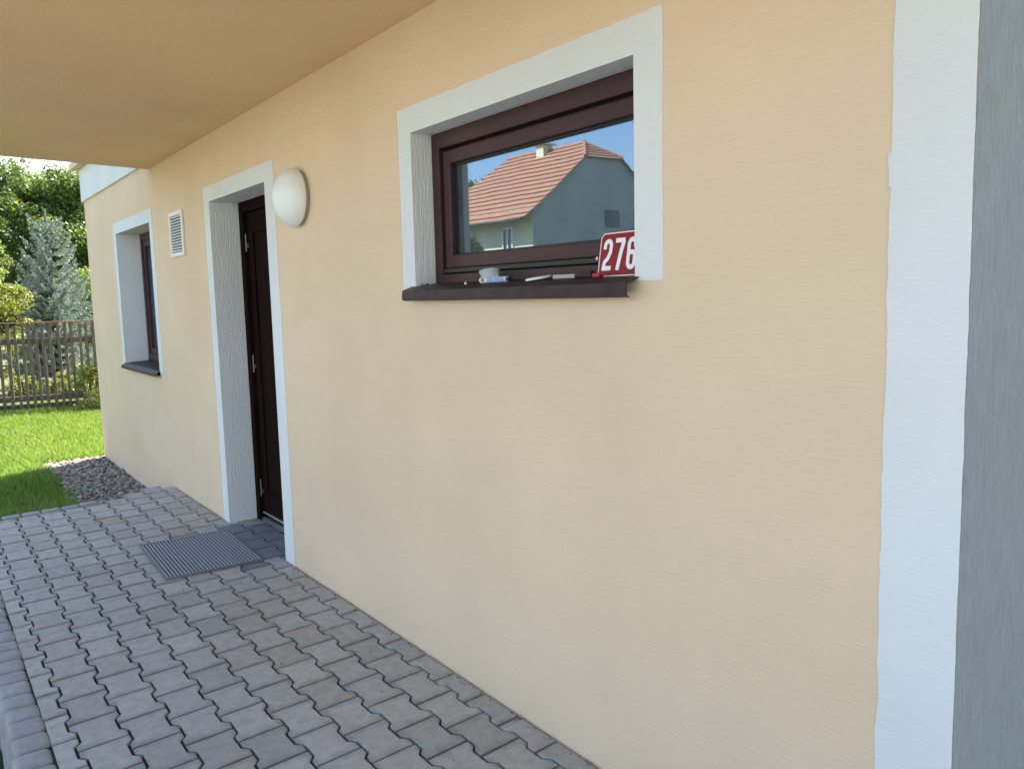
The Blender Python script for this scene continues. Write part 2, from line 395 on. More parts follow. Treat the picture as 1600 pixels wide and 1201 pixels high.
# edging stones with rounded heads
def edging_mesh(lx, ly, h, top):
    me = MB().box((-lx / 2, -ly / 2, top - h), (lx / 2, ly / 2, top)).mesh('edging_stone', min(lx, ly) * .21, 3)
    me.materials.append(M['edging']); me.shade_smooth(); return me
es = [edging_mesh(.1165, .116, .36, 0) for k in range(2)]
for k in range(36):
    x = -6.58 + .1235 * k
    if x > -.6: break
for k in range(52):
    x = -6.60 + .1235 * k
    if x > .4: break
    o = bpy.data.objects.new('edging_stone', es[k % 2]); C.objects.link(o); o.parent = pave
    o.location = (x, -1.430 + .004 * math.sin(k) + random.uniform(-.003, .003), .004 + random.uniform(-.004, .004)); o.rotation_euler = (random.gauss(0, .012), random.gauss(0, .012), random.gauss(0, .02))
em = edging_mesh(.085, .122, .3, 0)
for k in range(7):
    y = -.665 - .1265 * k
    if y < -1.44: break
    o = bpy.data.objects.new('edging_stone', em); C.objects.link(o); o.parent = pave
    o.location = (-6.725 - .07 * (y + .9), y, .010 + random.uniform(-.004, .004)); o.rotation_euler = (random.gauss(0, .015), random.gauss(0, .015), random.gauss(.07, .02))

# ------------------------------------------------------------------ the house
house = empty('house', (-5.33, 0, 0)); tag(house, 'beige rendered house with white painted trim around window and door openings', 'house')
def hp(mb, name, m, parent=house, **k):
    o = mb.build(name, m, parent, **k)
    if parent is house: o.matrix_parent_inverse = Matrix.Translation((5.33, 0, 0))
    return o
WIN = (-2.832, -1.615, 1.529, 2.137); DOOR = (-5.475, -4.452, -.3, 2.150); WIN2 = (-8.42, -7.11, .90, 2.157)
ZT = 2.612
holes = [WIN, DOOR, WIN2]
def holed(mb, x0, x1, z0, z1, y, holes):
    xs = sorted({x0, x1, *[h[0] for h in holes], *[h[1] for h in holes]}); zs = sorted({z0, z1, *[h[2] for h in holes if h[2] > z0], *[h[3] for h in holes]})
    for i in range(len(xs) - 1):
        for j in range(len(zs) - 1):
            cx, cz = (xs[i] + xs[i + 1]) / 2, (zs[j] + zs[j + 1]) / 2
            if any(h[0] < cx < h[1] and h[2] < cz < h[3] for h in holes): continue
            mb.quad((xs[i], y, zs[j]), (xs[i + 1], y, zs[j]), (xs[i + 1], y, zs[j + 1]), (xs[i], y, zs[j + 1]))
mb = MB(); holed(mb, XW0, XW1, -.20, ZT, 0, holes)
mb.quad((XW0, 0, -.20), (XW0, .4, -.20), (XW0, .4, ZT), (XW0, 0, ZT)); mb.quad((XW0, 0, -.20), (XW1, 0, -.2), (XW1, .3, -.2), (XW0, .3, -.2))
hp(mb, 'wall', M['beige'])
mb = MB(); holed(mb, XW0 + .01, XW1 - .01, -.4, 5.6, .42, [(h[0] - .02, h[1] + .02, max(h[2], -.4), h[3] + .02) for h in holes]); hp(mb, 'inner_wall', M['dark_room'])
mb = MB().box((XW0 + .03, .03, -.6), (-6.6, .06, -.203)); hp(mb, 'plinth', M['plinth'])
# side and rear walls, upper storey, floors
mb = MB().quad((XW1, -.0032, -.4), (XW1, 9, -.4), (XW1, 9, 5.6), (XW1, -.0032, 5.6)); hp(mb, 'side_wall', M['shaded_side'])
mb = MB().quad((XW0, .4, -.4), (XW0, 9, -.4), (XW0, 9, 5.6), (XW0, .4, 5.6)); mb.quad((XW0, 9, -.4), (XW1, 9, -.4), (XW1, 9, 5.6), (XW0, 9, 5.6)); hp(mb, 'rear_wall', M['beige'])
mb = MB().box((XW0 + .02, .45, 2.62), (XW1 - .02, 8.98, 2.8)).box((XW0 + .02, .43, -.02), (XW1 - .02, 8.98, .01)); hp(mb, 'floor_slab', M['dark_room'])
mb = MB().quad((XW0, .004, 2.95), (XW1, .004, 2.95), (XW1, .004, 5.6), (XW0, .004, 5.6)); hp(mb, 'upper_wall', M['beige'])
# white band along the storey line and the little cornice on it
mb = MB().box((XW0 - .022, -.022, ZT - .002), (-6.9, .10, 2.95)); hp(mb, 'storey_band', M['white'], bevel=.004)
mb = MB().box((XW0 - .14, -.10, 2.952), (-6.7, .12, 3.02)); hp(mb, 'cornice', M['beige'], bevel=.004)
# balcony slab whose underside is the ceiling over the path
mb = MB().prism([(XW1 + .75, -.0), (-7.035, -.0), (-6.81, -1.40), (XW1 + .75, -1.40)], 'z', 2.566, 2.90); hp(mb, 'balcony_slab', M['soffit'], bevel=.004)
# hip roof
e = .22; z0, z1 = 5.55, 8.6; xa, xb, ya, yb = XW0 - e, XW1 + e, -e, 9 + e; rm = (ya + yb) / 2; ra, rb = xa + 4.6, xb - 4.6
if rb < ra + .2: ra, rb = (xa + xb) / 2 - .3, (xa + xb) / 2 + .3
mb = MB().add([(xa, ya, z0), (xb, ya, z0), (xb, yb, z0), (xa, yb, z0), (ra, rm, z1), (rb, rm, z1)], [(0, 1, 5, 4), (1, 2, 5), (2, 3, 4, 5), (3, 0, 4), (3, 2, 1, 0)]); hp(mb, 'roof', M['roof_red'])

# painted trims, sheets 3 mm proud of the render
def trim(name, op, wdt, zb, bottom=False, amp=.0012):
    x0, x1, _, z1 = op; X0, X1, Z1 = x0 - wdt[0], x1 + wdt[1], z1 + wdt[2]
    pts = wob((X0, zb), (X0, Z1), amp) + wob((X0, Z1), (X1, Z1), amp) + wob((X1, Z1), (X1, zb), amp) + [(X1, zb), (x1, zb), (x1, z1), (x0, z1), (x0, zb)]
    return hp(MB().prism(pts, 'y', -.003, .0008), name, M['white'])
trim('window_trim', WIN, (.098, .105, .100), 1.528)
trim('door_trim', DOOR, (.112, .140, .098), -.03)
trim('window_trim', WIN2, (.110, .105, .100), .918)
# corner strip
amp = .0016
pts = wob((-.886, -.2), (-.886, 2.56), amp, .015) + [(-.886, 2.56)] + wob((XW1 - .0015, 2.56), (XW1 - .0015, -.2), .0006, .012) + [(XW1 - .0015, -.2)]
o = hp(MB().prism(pts, 'y', -.003, .012), 'corner_strip', M['white'])
# white paint smear on the edge of the strip
mb = MB().prism(wob((-.889, 1.70), (-.890, 1.765), .0012, .008) + [(-.890, 1.768), (-.884, 1.768), (-.884, 1.698)], 'y', -.0035, -.0005); hp(mb, 'paint_smear', M['white'])
def reveal(op, y1, zb, m=M['white_v'], y2=9):
    x0, x1, _, z1 = op; t = .03
    hp(MB().box((x0 - t, .0012, zb), (x0, y1, z1)), 'reveal', m); hp(MB().box((x1, .0012, zb), (x1 + t, min(y1, y2), z1)), 'reveal', m)
    hp(MB().box((x0 - t, .0012, z1 + .0004), (x1 + t, y1, z1 + t)), 'lintel_reveal', M['white_h'])
M['white_h'] = plaster('white_plaster_lintel', (.75, .735, .72), False, .5)
reveal(WIN, .35, 1.50, y2=.089); reveal(DOOR, .42, -.02); reveal(WIN2, .42, .90)

# ---- large window
def ring(mb, x0, x1, z0, z1, wl, wr, wt, wb, y0, y1):
    mb.box((x0, y0, z0), (x0 + wl, y1, z1)); mb.box((x1 - wr, y0, z0), (x1, y1, z1))
    mb.box((x0 + wl, y0, z1 - wt), (x1 - wr, y1, z1)); mb.box((x0 + wl, y0, z0), (x1 - wr, y1, z0 + wb)); return mb
win = MB(); ring(win, WIN[0] + .001, WIN[1] + .045, 1.535, WIN[3] - .001, .055, .055, .062, .05, .09, .17)
win = hp(win, 'window', M['brown'], bevel=.004); win['label'] = 'dark brown wooden window with one wide pane'
def sub(mb, name, m, par, **k):
    o = mb.build(name, m, par, **k); o.matrix_parent_inverse = par.matrix_world.inverted()
    if par.parent: o.matrix_parent_inverse = Matrix()
    return o
x0, x1, z0, z1 = WIN[0] + .056, WIN[1] - .010, 1.586, WIN[3] - .064
sash = ring(MB(), x0 + .012, x1 - .012, z0 + .022, z1 - .010, .05, .05, .052, .050, .100, .150); sub(sash, 'sash', M['brown'], win, bevel=.005)
sub(ring(MB(), x0, x1, z0, z1, .011, .011, .009, .021, .125, .16), 'seal', M['seal'], win)
gx0, gx1, gz0, gz1 = x0 + .062, x1 - .062, z0 + .072, z1 - .062
sub(ring(MB(), gx0, gx1, gz0, gz1, .006, .006, .006, .006, .118, .15), 'bead', M['seal'], win)
sub(MB().box((gx0 + .004, .130, gz0 + .004), (gx1 - .004, .134, gz1 - .004)), 'pane', M['glass'], win)
sub(MB().box((x0 + .02, .083, 1.589), (x1 - .02, .125, 1.606)), 'weather_bar', M['seal'], win, bevel=.003)
sub(MB().tube([(-1.86, .088, 1.603), (-1.86, .08, 1.603)], .005, 8), 'drain_cap', M['n_metal'], win)
# metal sill: slopes to a folded nose with end flanges
def sill(x0, x1, xo0, xo1, yf, zf, yb, zb, drop, par, name='sill'):
    t = .0015; mb = MB()
    sec = [(yb, zb), (-.004, zb - .012), (yf, zf), (yf - .002, zf - drop), (yf + .008, zf - drop - .004)]
    sec2 = [(y + .0015, z - .003) for y, z in sec]
    n = len(sec)
    def xx(y, side): return (xo0 if y < 0 else x0) if side == 0 else (xo1 if y < 0 else x1)
    v = [(xx(y, 0), y, z) for y, z in sec] + [(xx(y, 1), y, z) for y, z in sec] + [(xx(y, 0), y, z) for y, z in sec2] + [(xx(y, 1), y, z) for y, z in sec2]
    f = []
    for i in range(n - 1):
        f += [(i, i + 1, n + i + 1, n + i), (2 * n + i, 3 * n + i, 3 * n + i + 1, 2 * n + i + 1), (i, 2 * n + i, 2 * n + i + 1, i + 1), (n + i, n + i + 1, 3 * n + i + 1, 3 * n + i)]
    mb.add(v, f); return hp(mb, name, M['brown_metal'], par) if par is house else sub(mb, name, M['brown_metal'], par)
sill(WIN[0] + .001, WIN[1] - .001, -2.862, -1.600, -.050, 1.524, .10, 1.552, .034, win)
# ---- second window
win2 = hp(ring(MB(), WIN2[0] + .001, WIN2[1] - .001, .945, WIN2[3] - .001, .06, .06, .06, .07, .205, .28), 'window', M['brown'], bevel=.004); win2['label'] = 'brown window deep in the reveal with pale curtain'
x0, x1, z0, z1 = WIN2[0] + .062, WIN2[1] - .062, 1.016, WIN2[3] - .062
sub(ring(MB(), x0, x1, z0, z1, .06, .06, .06, .06, .215, .265), 'sash', M['brown'], win2, bevel=.004)
sub(MB().box((x0 + .056, .24, z0 + .056), (x1 - .056, .244, z1 - .056)), 'pane', M['glass'], win2)
mb = MB(); cu = [(x0 + .03 + i * .012, (.268) + .010 * math.sin(i * .9) + .004 * math.sin(i * 2.3)) for i in range(int((x1 - x0 - .06) / .012))]
for a, b in zip(cu, cu[1:]): mb.quad((a[0], a[1], z0), (b[0], b[1], z0), (b[0], b[1], z1), (a[0], a[1], z1))
sub(mb, 'curtain', M['white_paint'], win2, smooth=True)
sill(WIN2[0] + .001, WIN2[1] - .001, WIN2[0] - .02, WIN2[1] + .02, -.040, .917, .21, .952, .022, win2)
# ---- entrance door
dx0, dx1, dz1 = DOOR[0], DOOR[1], DOOR[3]
mb = MB(); ring(mb, dx0 + .001, dx1 - .001, -.012, dz1 - .001, .07, .07, .07, .001, .185, .27)
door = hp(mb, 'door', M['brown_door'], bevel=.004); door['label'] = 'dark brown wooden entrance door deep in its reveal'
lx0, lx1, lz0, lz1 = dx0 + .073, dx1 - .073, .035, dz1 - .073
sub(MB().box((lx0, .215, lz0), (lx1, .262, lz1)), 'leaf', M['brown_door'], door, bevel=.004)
for (a, b, c, d) in ((.10, .40, .16, 1.92), (.46, .76, .16, 1.92)):
    mb = ring(MB(), lx0 + a, lx0 + b, lz0 + c, lz0 + d, .02, .02, .02, .02, .203, .216); sub(mb, 'panel_moulding', M['brown_door'], door, bevel=.004)
sub(MB().box((lx0 + .03, .195, lz0 + .02), (lx1 - .03, .216, lz0 + .032)), 'weather_bar', M['alu'], door, bevel=.004)
for z in (1.88, 1.075, .22):
    mb = MB().tube([(lx0 - .004, .203, z - .055), (lx0 - .004, .203, z + .055)], .0065, 10).tube([(lx0 - .004, .203, z + .055), (lx0 - .004, .203, z + .068)], [.006, .002], 8)
    mb.box((lx0 - .004, .206, z - .03), (lx0 + .03, .212, z - .002)); sub(mb, 'hinge', M['steel'], door)
mb = MB().box((lx1 - .075, .207, .96), (lx1 - .035, .216, 1.19)).tube([(lx1 - .055, .21, 1.09), (lx1 - .055, .165, 1.09), (lx1 - .17, .16, 1.09)], .009, 8); sub(mb, 'handle', M['steel'], door)
sub(MB().box((dx0 + .002, .196, -.006), (dx1 - .002, .30, .012)), 'threshold', M['paver_blue'], door)
for y in (.205, .238): sub(MB().box((dx0 + .003, y, .0125), (dx1 - .003, y + .012, .020)), 'threshold_strip', M['alu'], door, bevel=.002)

# ------------------------------------------------------------------ things on and by the wall
lamp = empty('wall_lamp', (-3.975, 0, 2.01)); tag(lamp, 'round white glass wall lamp mounted right of the entrance door', 'lamp')
def lathe(prof, n=48):
    """profile (radius, depth): turned round -Y"""
    mb = MB(); k = len(prof)
    for r, d in prof:
        for j in range(n): a = 2 * math.pi * j / n; mb.v.append((r * math.cos(a), -d, r * math.sin(a)))
    for i in range(k - 1):
        for j in range(n): mb.f.append((i * n + j, i * n + (j + 1) % n, (i + 1) * n + (j + 1) % n, (i + 1) * n + j))
    mb.f.append(tuple((k - 1) * n + j for j in range(n))); return mb
M['opal'] = mat('opal_glass', (.82, .82, .81), .22, Subsurface_Weight=.0)
bsdf(M['opal']).inputs['Roughness'].default_value = .38
o = lathe([(.10, .0), (.136, .0), (.137, .010), (.130, .018), (.05, .018)]).build('lamp_base', mat('lamp_base_tan', (.34, .28, .23), .5), lamp)
pf = [(.130, .017), (.141, .020), (.1445, .028)] + [(.1445 * math.cos(t) ** .85, .028 + .098 * math.sin(t)) for t in np.linspace(.1, 1.52, 16)]
lathe(pf).build('lamp_globe', M['opal'], lamp, smooth=True)

vent = empty('vent_grille', (-6.28, -.001, 2.0)); tag(vent, 'white slatted vent grille on the wall between far window and door', 'vent')
M['vent_white'] = mat('vent_plastic', (.76, .75, .72), .45)
ring(MB(), -.182, .182, -.163, .163, .035, .035, .030, .030, -.014, 0).build('frame', M['vent_white'], vent, bevel=.003)
MB().box((-.15, -.002, -.135), (.15, .0, .135)).build('backing', mat('vent_dark', (.10, .11, .14), .8), vent)
sl = MB().add([(-.147, -.004, .008), (.147, -.004, .008), (.147, -.013, -.002), (-.147, -.013, -.002), (-.147, -.003, .005), (.147, -.003, .005), (.147, -.0115, -.005), (-.147, -.0115, -.005)],
              [(0, 1, 2, 3), (7, 6, 5, 4), (3, 2, 6, 7), (0, 3, 7, 4), (1, 5, 6, 2), (0, 4, 5, 1)]).mesh('slat'); sl.materials.append(M['vent_white'])
for k in range(13):
    o = bpy.data.objects.new('slat', sl); C.objects.link(o); o.parent = vent; o.location = (0, 0, -.122 + k * .0203)

# house number plate standing on the sill
sign = empty('house_number_sign', (-1.716, .030, 1.5415)); sign.rotation_euler = (R(-9), 0, R(-2)); tag(sign, 'red enamel house number plate reading 276 leaning on window sill', 'sign')
M['enamel_red'] = simple_noise_mat('red_enamel', (.235, .010, .014), (.275, .014, .018), 8, .45)
bsdf(M['enamel_red']).inputs['Specular IOR Level'].default_value = .2
M['enamel_white'] = mat('white_enamel', (.82, .80, .80), .25)
wS, hS = .19, .136; c = .014
def chamf(i, ch): return [(-wS / 2 + i + ch, hS - i), (wS / 2 - i - ch, hS - i), (wS / 2 - i, hS - i - ch), (wS / 2 - i, i + ch), (wS / 2 - i - ch, i), (-wS / 2 + i + ch, i), (-wS / 2 + i, i + ch), (-wS / 2 + i, hS - i - ch)]
MB().prism(chamf(0, c), 'y', 0, .0025).build('plate', M['enamel_red'], sign, bevel=.0006)
o_, i_ = chamf(.003, c * .95), chamf(.0062, c * .8)
mb = MB()
for k in range(8): mb.quad(*[(p[0], -.0006, p[1]) for p in (o_[k], o_[(k + 1) % 8], i_[(k + 1) % 8], i_[k])])
mb.build('border', M['enamel_white'], sign)
def stroke(pts, wd, closed=False):
    mb = MB(); n = len(pts); L = []
    for i in range(n):
        a = Vector(pts[(i - 1) % n] if (closed or i) else pts[0]); b = Vector(pts[i]); d = Vector(pts[(i + 1) % n] if (closed or i < n - 1) else pts[-1])
        t1 = (b - a); t2 = (d - b); t1 = t1.normalized() if t1.length else t2.normalized(); t2 = t2.normalized() if t2.length else t1
        t = (t1 + t2).normalized(); nn = Vector((-t.y, t.x)); k = wd / 2 / max(.5, nn.dot(Vector((-t1.y, t1.x)))); L.append((b + nn * k, b - nn * k))
    for i in range(n if closed else n - 1):
        p, q = L[i], L[(i + 1) % n]; mb.quad(*[(v.x, 0, v.y) for v in (p[0], q[0], q[1], p[1])])
    return mb
def arc(cx, cz, rx, rz, a0, a1, n=12): return [(cx + rx * math.cos(R(a0 + (a1 - a0) * i / n)), cz + rz * math.sin(R(a0 + (a1 - a0) * i / n))) for i in range(n + 1)]
H_, Wd, ST = .094, .040, .0135; a = Wd / 2 - ST / 2
two = stroke([(-a, H_ - .030)] + arc(0, H_ - ST / 2 - a * 1.05, a, a * 1.05, 180, -10) + [(a * .9, H_ - .040), (a * .2, H_ - .058), (-a * .75, .026), (-a, ST)], ST); two.quad((-Wd / 2, -.0002, 0), (Wd / 2, -.0002, 0), (Wd / 2, -.0002, ST), (-Wd / 2, -.0002, ST))
sev = stroke([(a + ST * .15, H_ - ST * .6), (a * .4, H_ * .55), (-a * .35, 0)], ST * 1.1); sev.quad((-Wd / 2, -.0002, H_ - ST), (Wd / 2, -.0002, H_ - ST), (Wd / 2, -.0002, H_), (-Wd / 2, -.0002, H_))
six = stroke(arc(0, ST / 2 + a * 1.1, a, a * 1.1, 180, 360) + [(a, .040)] + arc(0, .040, a, a * .8, 0, 180), ST)
s2 = stroke([(-a, .02), (-a, H_ - ST / 2 - a)] + arc(0, H_ - ST / 2 - a, a, a, 180, 0) + [(a, H_ - .030)], ST); six.add([(x, -.0002, z) for x, y, z in s2.v], s2.f)
for mb, x in ((two, -.052), (sev, 0), (six, .052)):
    o = mb.build('digit', M['enamel_white'], sign); o.location = (x - .004, -.0009, .021)

def sill_z(y): return 1.540 + (1.552 - 1.540) * (y + .004) / .104
# scrap of clear plastic, glue tube, lid, stick, clip
M['clear'] = mat('clear_plastic', (.80, .84, .87), .3, Transmission_Weight=.35, IOR=1.2, Alpha=.72)
cup = empty('plastic_cup', (-2.385, .045, sill_z(.045))); tag(cup, 'crumpled clear plastic cup behind the marker on the window sill', 'cup')
mb = MB(); n = 20
prof = [(.030, .0), (.032, .012), (.036, .028), (.040, .036)]
for r, z in prof:
    for j in range(n): a = 2 * math.pi * j / n; q = r * (1 + .10 * math.sin(3 * a + z * 70) + .05 * math.sin(7 * a)); mb.v.append((q * math.cos(a) * 1.15, q * math.sin(a) * .8, z * (1.1 + .25 * math.cos(a + .6) * (z / .036))))
for i in range(3):
    for j in range(n): mb.f.append((i * n + j, i * n + (j + 1) % n, (i + 1) * n + (j + 1) % n, (i + 1) * n + j))
mb.f.append(tuple(range(n))); mb.build('cup_wall', M['clear'], cup, smooth=True)
tube = empty('marker_tube', (-2.29, .008, sill_z(.005) + .0105)); tube.rotation_euler = (0, R(-.5), R(6)); tag(tube, 'white and blue marker tube lying on the window sill', 'marker')
W_ = mat('label_white', (.75, .74, .70), .4); B_ = mat('label_blue', (.10, .18, .42), .4); LB = mat('label_pale_blue', (.45, .55, .78), .4)
def bar(x0, x1, r): return MB().tube([(x0, 0, 0), (x0 + .001, 0, 0), (x1 - .001, 0, 0), (x1, 0, 0)], [r * .9, r, r, r * .9], 14)
bar(-.086, -.046, .0102).build('white_end', W_, tube, smooth=False); bar(-.0458, -.008, .0102).build('blue_label', LB, tube); bar(-.0078, .052, .0102).build('blue_barrel', LB, tube); bar(.0522, .066, .006).build('tip', M['seal'], tube)
for k, (a, b) in enumerate(((-.044, -.012), (-.004, .048))):
    for z in (.0035, -.002): MB().box((a, -.0109, z - .0014), (b - .006 * k, -.0100, z + .0014)).build('printed_line', B_, tube)
MB().box((-.074, -.0109, -.004), (-.058, -.0100, .006)).build('printed_mark', mat('mark_dark', (.12, .11, .09), .5), tube)
lid = lathe([(.001, .006), (.036, .006), (.043, .004), (.044, -.001), (.042, -.003), (.001, -.003)][::-1], 32)
lid.v = [(x, z, -y) for x, y, z in lid.v]
o = lid.build('white_lid', M['white_paint'], None, smooth=False); o.location = (-2.085, .028, sill_z(.028) + .0055); o.rotation_euler = (R(7), R(-4), 0); tag(o, 'flat round white lid lying on the window sill', 'lid')
st = empty('filler_stick', (-1.95, .03, sill_z(.03) + .007)); st.rotation_euler.z = R(4); tag(st, 'pale grey stick with dark end lying on the sill beside the number plate', 'stick')
MB().box((-.052, -.008, -.0065), (.045, .008, .0065)).build('body', mat('stick_grey', (.42, .38, .37), .6), st, bevel=.002)
MB().box((.0455, -.007, -.0055), (.105, .007, .005)).build('dark_end', M['brown_metal'], st, bevel=.002)
MB().box((.1055, -.009, -.006), (.116, .009, .014)).build('stop', M['brown_metal'], st, bevel=.002)
cl = empty('red_clip', (-1.765, .004, sill_z(.0) + .002)); tag(cl, 'small red plastic clip at the foot of the number plate', 'clip')
RD = mat('red_plastic', (.40, .012, .02), .35)
MB().box((-.026, -.010, 0), (.006, .010, .013)).build('body', RD, cl, bevel=.004)
MB().tube([(.004, 0, .006), (.020, -.006, .010), (.036, -.002, .008)], .0035, 8).build('arm', RD, cl)
sc_ = MB().box((-.02, -.007, 0), (.02, .007, .007)); o = sc_.build('sill_end_clip', M['steel'], None, bevel=.002); o.location = (-2.80, .02, sill_z(.02) + .0005); tag(o, 'small metal clip at the left end of the window sill', 'clip')
o = MB().tube([(0, 0, 0), (0, 0, .004), (0, 0, .010)], [.006, .006, .003], 10).build('small_screw', M['n_metal'], None); o.location = (-2.475, .0, sill_z(0)); tag(o, 'tiny pale screw standing on the sill left of the cup', 'screw')

# ribbed mat
mat_o = empty('door_mat', (-4.915, -.36, .001)); mat_o.rotation_euler.z = R(-2.2); tag(mat_o, 'ribbed dark grey door mat in thin metal frame before the door', 'mat')
M['rubber'] = simple_noise_mat('mat_rubber', (.012, .014, .018), (.03, .033, .04), 40, .8)
M['mat_rib'] = simple_noise_mat('mat_ribs', (.24, .26, .28), (.34, .36, .38), 60, .6)
MB().box((-.372, -.262, 0), (.372, .262, .004)).build('backing', M['rubber'], mat_o)
ring(MB(), -.378, .378, -.268, .268, .006, .006, .006, .006, 0, .013)
fr = MB()
for a, b in (((-.379, -.269), (-.373, .269)), ((.373, -.269), (.379, .269)), ((-.373, -.269), (.373, -.263)), ((-.373, .263), (.373, .269))): fr.box((a[0], a[1], 0), (b[0], b[1], .0125))
fr.build('frame', mat('mat_frame', (.20, .21, .23), .45, Metallic=.6), mat_o)
NR = 27; rib = MB().box((-.372, -.0050, .0), (.372, .0050, .0115)).mesh('rib', .002, 2); rib.materials.append(M['mat_rib'])
for k in range(NR):
    o = bpy.data.objects.new('rib', rib); C.objects.link(o); o.parent = mat_o; o.location = (0, -.263 + .526 * (k + .5) / NR, .0005)

# ------------------------------------------------------------------ pebbles and grass
ico = bmesh.new(); bmesh.ops.create_icosphere(ico, subdivisions=1, radius=1); iv = np.array([v.co for v in ico.verts]); iff = np.array([[v.index for v in f.verts] for f in ico.faces]); ico.free()
def in_gravel(x, y): return -10.0 < x < -6.72 and -.62 - .03 * math.sin(x * 3) < y < .03
V, F = [], []; k = 0; tries = 0
while k < 6000 and tries < 30000:
    tries += 1
    x, y = random.uniform(-10, -6.74), random.uniform(-.64, .02)
    if not in_gravel(x, y): continue
    s = random.uniform(.011, .024); sh = np.array([1.35, 1, .62]) * s * rng.uniform(.75, 1.25, 3)
    v = iv * (1 + rng.normal(0, .16, (len(iv), 1))) * sh
    rot = np.array(Matrix.Rotation(random.uniform(0, 6.28), 3, 'Z') @ Matrix.Rotation(random.gauss(0, .45), 3, 'X') @ Matrix.Rotation(random.gauss(0, .45), 3, 'Y'))
    top = -.20 + .10 * max(0, min(1, (x + 7.6) / .9))
    v = v @ rot.T + [x, y, top - .022 + random.uniform(-.012, .02)]
    V.append(v); F.append(iff + k * len(iv)); k += 1
me = fast_mesh('gravel', np.concatenate(V), np.concatenate(F))
o = link('gravel', me, None, M['pebble']); tag(o, 'grey and brown pebble strip along the foot of the wall', 'gravel', kind='stuff')
mb = MB(); NX = 16
for i in range(NX):
    xa_, xb_ = -10 + 3.26 * i / NX, -10 + 3.26 * (i + 1) / NX
    za, zb_ = [-.20 + .10 * max(0, min(1, (x + 7.6) / .9)) - .03 for x in (xa_, xb_)]
    mb.quad((xa_, -.62, za), (xb_, -.62, zb_), (xb_, .035, zb_), (xa_, .035, za))
tag(mb.build('gravel_bed', simple_noise_mat('gravel_bed', (.05, .045, .04), (.09, .08, .07), 30, .9)), kind='structure')

def grass(n, x0, x1, y0, y1, hm):
    x = rng.uniform(x0, x1, n); y = rng.uniform(y0, y1, n)
    keep = ~((x > -10.05) & (y > -.60 + .03 * np.sin(9 * x) + .02 * np.sin(31 * x))) & (x < -6.78 + .0 * y)
    x, y = x[keep], y[keep]; n = len(x)
    z = -.22 + .15 * np.clip((-10.2 - x) / 4.5, 0, 1)
    near = np.clip((x + 7.8) / .9, 0, 1)
    z = z + .085 * near
    h = hm * rng.uniform(.55, 1.25, n) * (1 + .5 * (np.sin(3.1 * x + 1.7 * y) * np.sin(2.3 * y - 1.1 * x)) * .5)
    a = rng.uniform(0, 2 * np.pi, n); lean = rng.uniform(.1, .7, n) * h; b = a + rng.normal(1.57, .4, n)
    wd = rng.uniform(.0025, .0045, n)
    P = np.stack([x, y, z], 1); S = np.stack([np.cos(a), np.sin(a), 0 * a], 1) * wd[:, None]; Ld = np.stack([np.cos(b), np.sin(b), 0 * b], 1) * lean[:, None]
    up = np.stack([0 * h, 0 * h, h], 1)
    m1 = P + up * .6 + Ld * .35; t = P + up + Ld
    V = np.stack([P - S, P + S, m1 + S * .8, m1 - S * .8, t], 1).reshape(-1, 3)
    i = np.arange(n) * 5
    F = np.concatenate([np.stack([i, i + 1, i + 2], 1), np.stack([i, i + 2, i + 3], 1), np.stack([i + 3, i + 2, i + 4], 1)])
    return V, F
Va, Fa = grass(150000, -15, -6.8, -2.2, 1.6, .060)
Vb, Fb = grass(60000, -15, -6.8, -7, -2.2, .065)
V = np.concatenate([Va, Vb]); F = np.concatenate([Fa, Fb + len(Va)])
o = link('grass', fast_mesh('grass', V, F), None, M['blade']); tag(o, 'bright green mown lawn grass between pavement and fence', 'grass', kind='stuff')
# rising ground under the grass next to the edging
mb = MB().add([(-7.8, -9, -.221), (-6.9, -9, -.137), (-6.79, -9, -.137), (-6.79, -.63, -.137), (-6.9, -.63, -.137), (-7.8, -.63, -.221)], [(0, 1, 4, 5), (1, 2, 3, 4)])
tag(mb.build('lawn_rise', M['soil']), kind='structure')

V, F = [], []
for k in range(420):
    if k < 260: x, y = random.uniform(-6.6, -1.3), -.012 - abs(random.gauss(0, .012))
    else: x, y = random.uniform(-6.5, -1.6), random.uniform(-1.36, -.03)
    if -5.5 < x < -4.4 and y > -.66: continue
    s = random.uniform(.0012, .0042) * (1 if k < 260 else .8)
    v = iv * (1 + rng.normal(0, .2, (len(iv), 1))) * s * rng.uniform(.6, 1.5, 3) + [x, y, s * .3]
    F.append(iff + len(V) * len(iv)); V.append(v)
o = link('grit', fast_mesh('grit', np.concatenate(V), np.concatenate(F)), None, M['pebble']); tag(o, 'loose grit crumbs scattered on the paving along the wall foot', 'grit', kind='stuff')

# ------------------------------------------------------------------ plants
def leaf_cloud(centers, radii, per, size, squash=1.0, out_bias=.6):
    """leaf-sized bent quads in clumps"""
    cs = np.repeat(np.array(centers), per, 0); rr = np.repeat(np.array(radii), per)
    n = len(cs); d = rng.normal(size=(n, 3)); d /= np.linalg.norm(d, axis=1)[:, None]
    rad = rr * rng.uniform(0, 1, n) ** (1 / 2.2)
    p = cs + d * rad[:, None] * np.array([1, 1, squash])
    nrm = d * out_bias + rng.normal(size=(n, 3)) * .6 + np.array([0, 0, .5]); nrm /= np.linalg.norm(nrm, axis=1)[:, None]
    t = np.cross(nrm, rng.normal(size=(n, 3))); t /= np.linalg.norm(t, axis=1)[:, None]; b = np.cross(nrm, t)
    s = (size * rng.uniform(.6, 1.3, n))[:, None]
    V = np.stack([p - t * s, p + b * s * .5 - nrm * s * .12, p + t * s * 1.1, p - b * s * .5 - nrm * s * .12], 1).reshape(-1, 3)
    i = np.arange(n) * 4; F = np.stack([i, i + 1, i + 2, i + 3], 1)
    return V, F
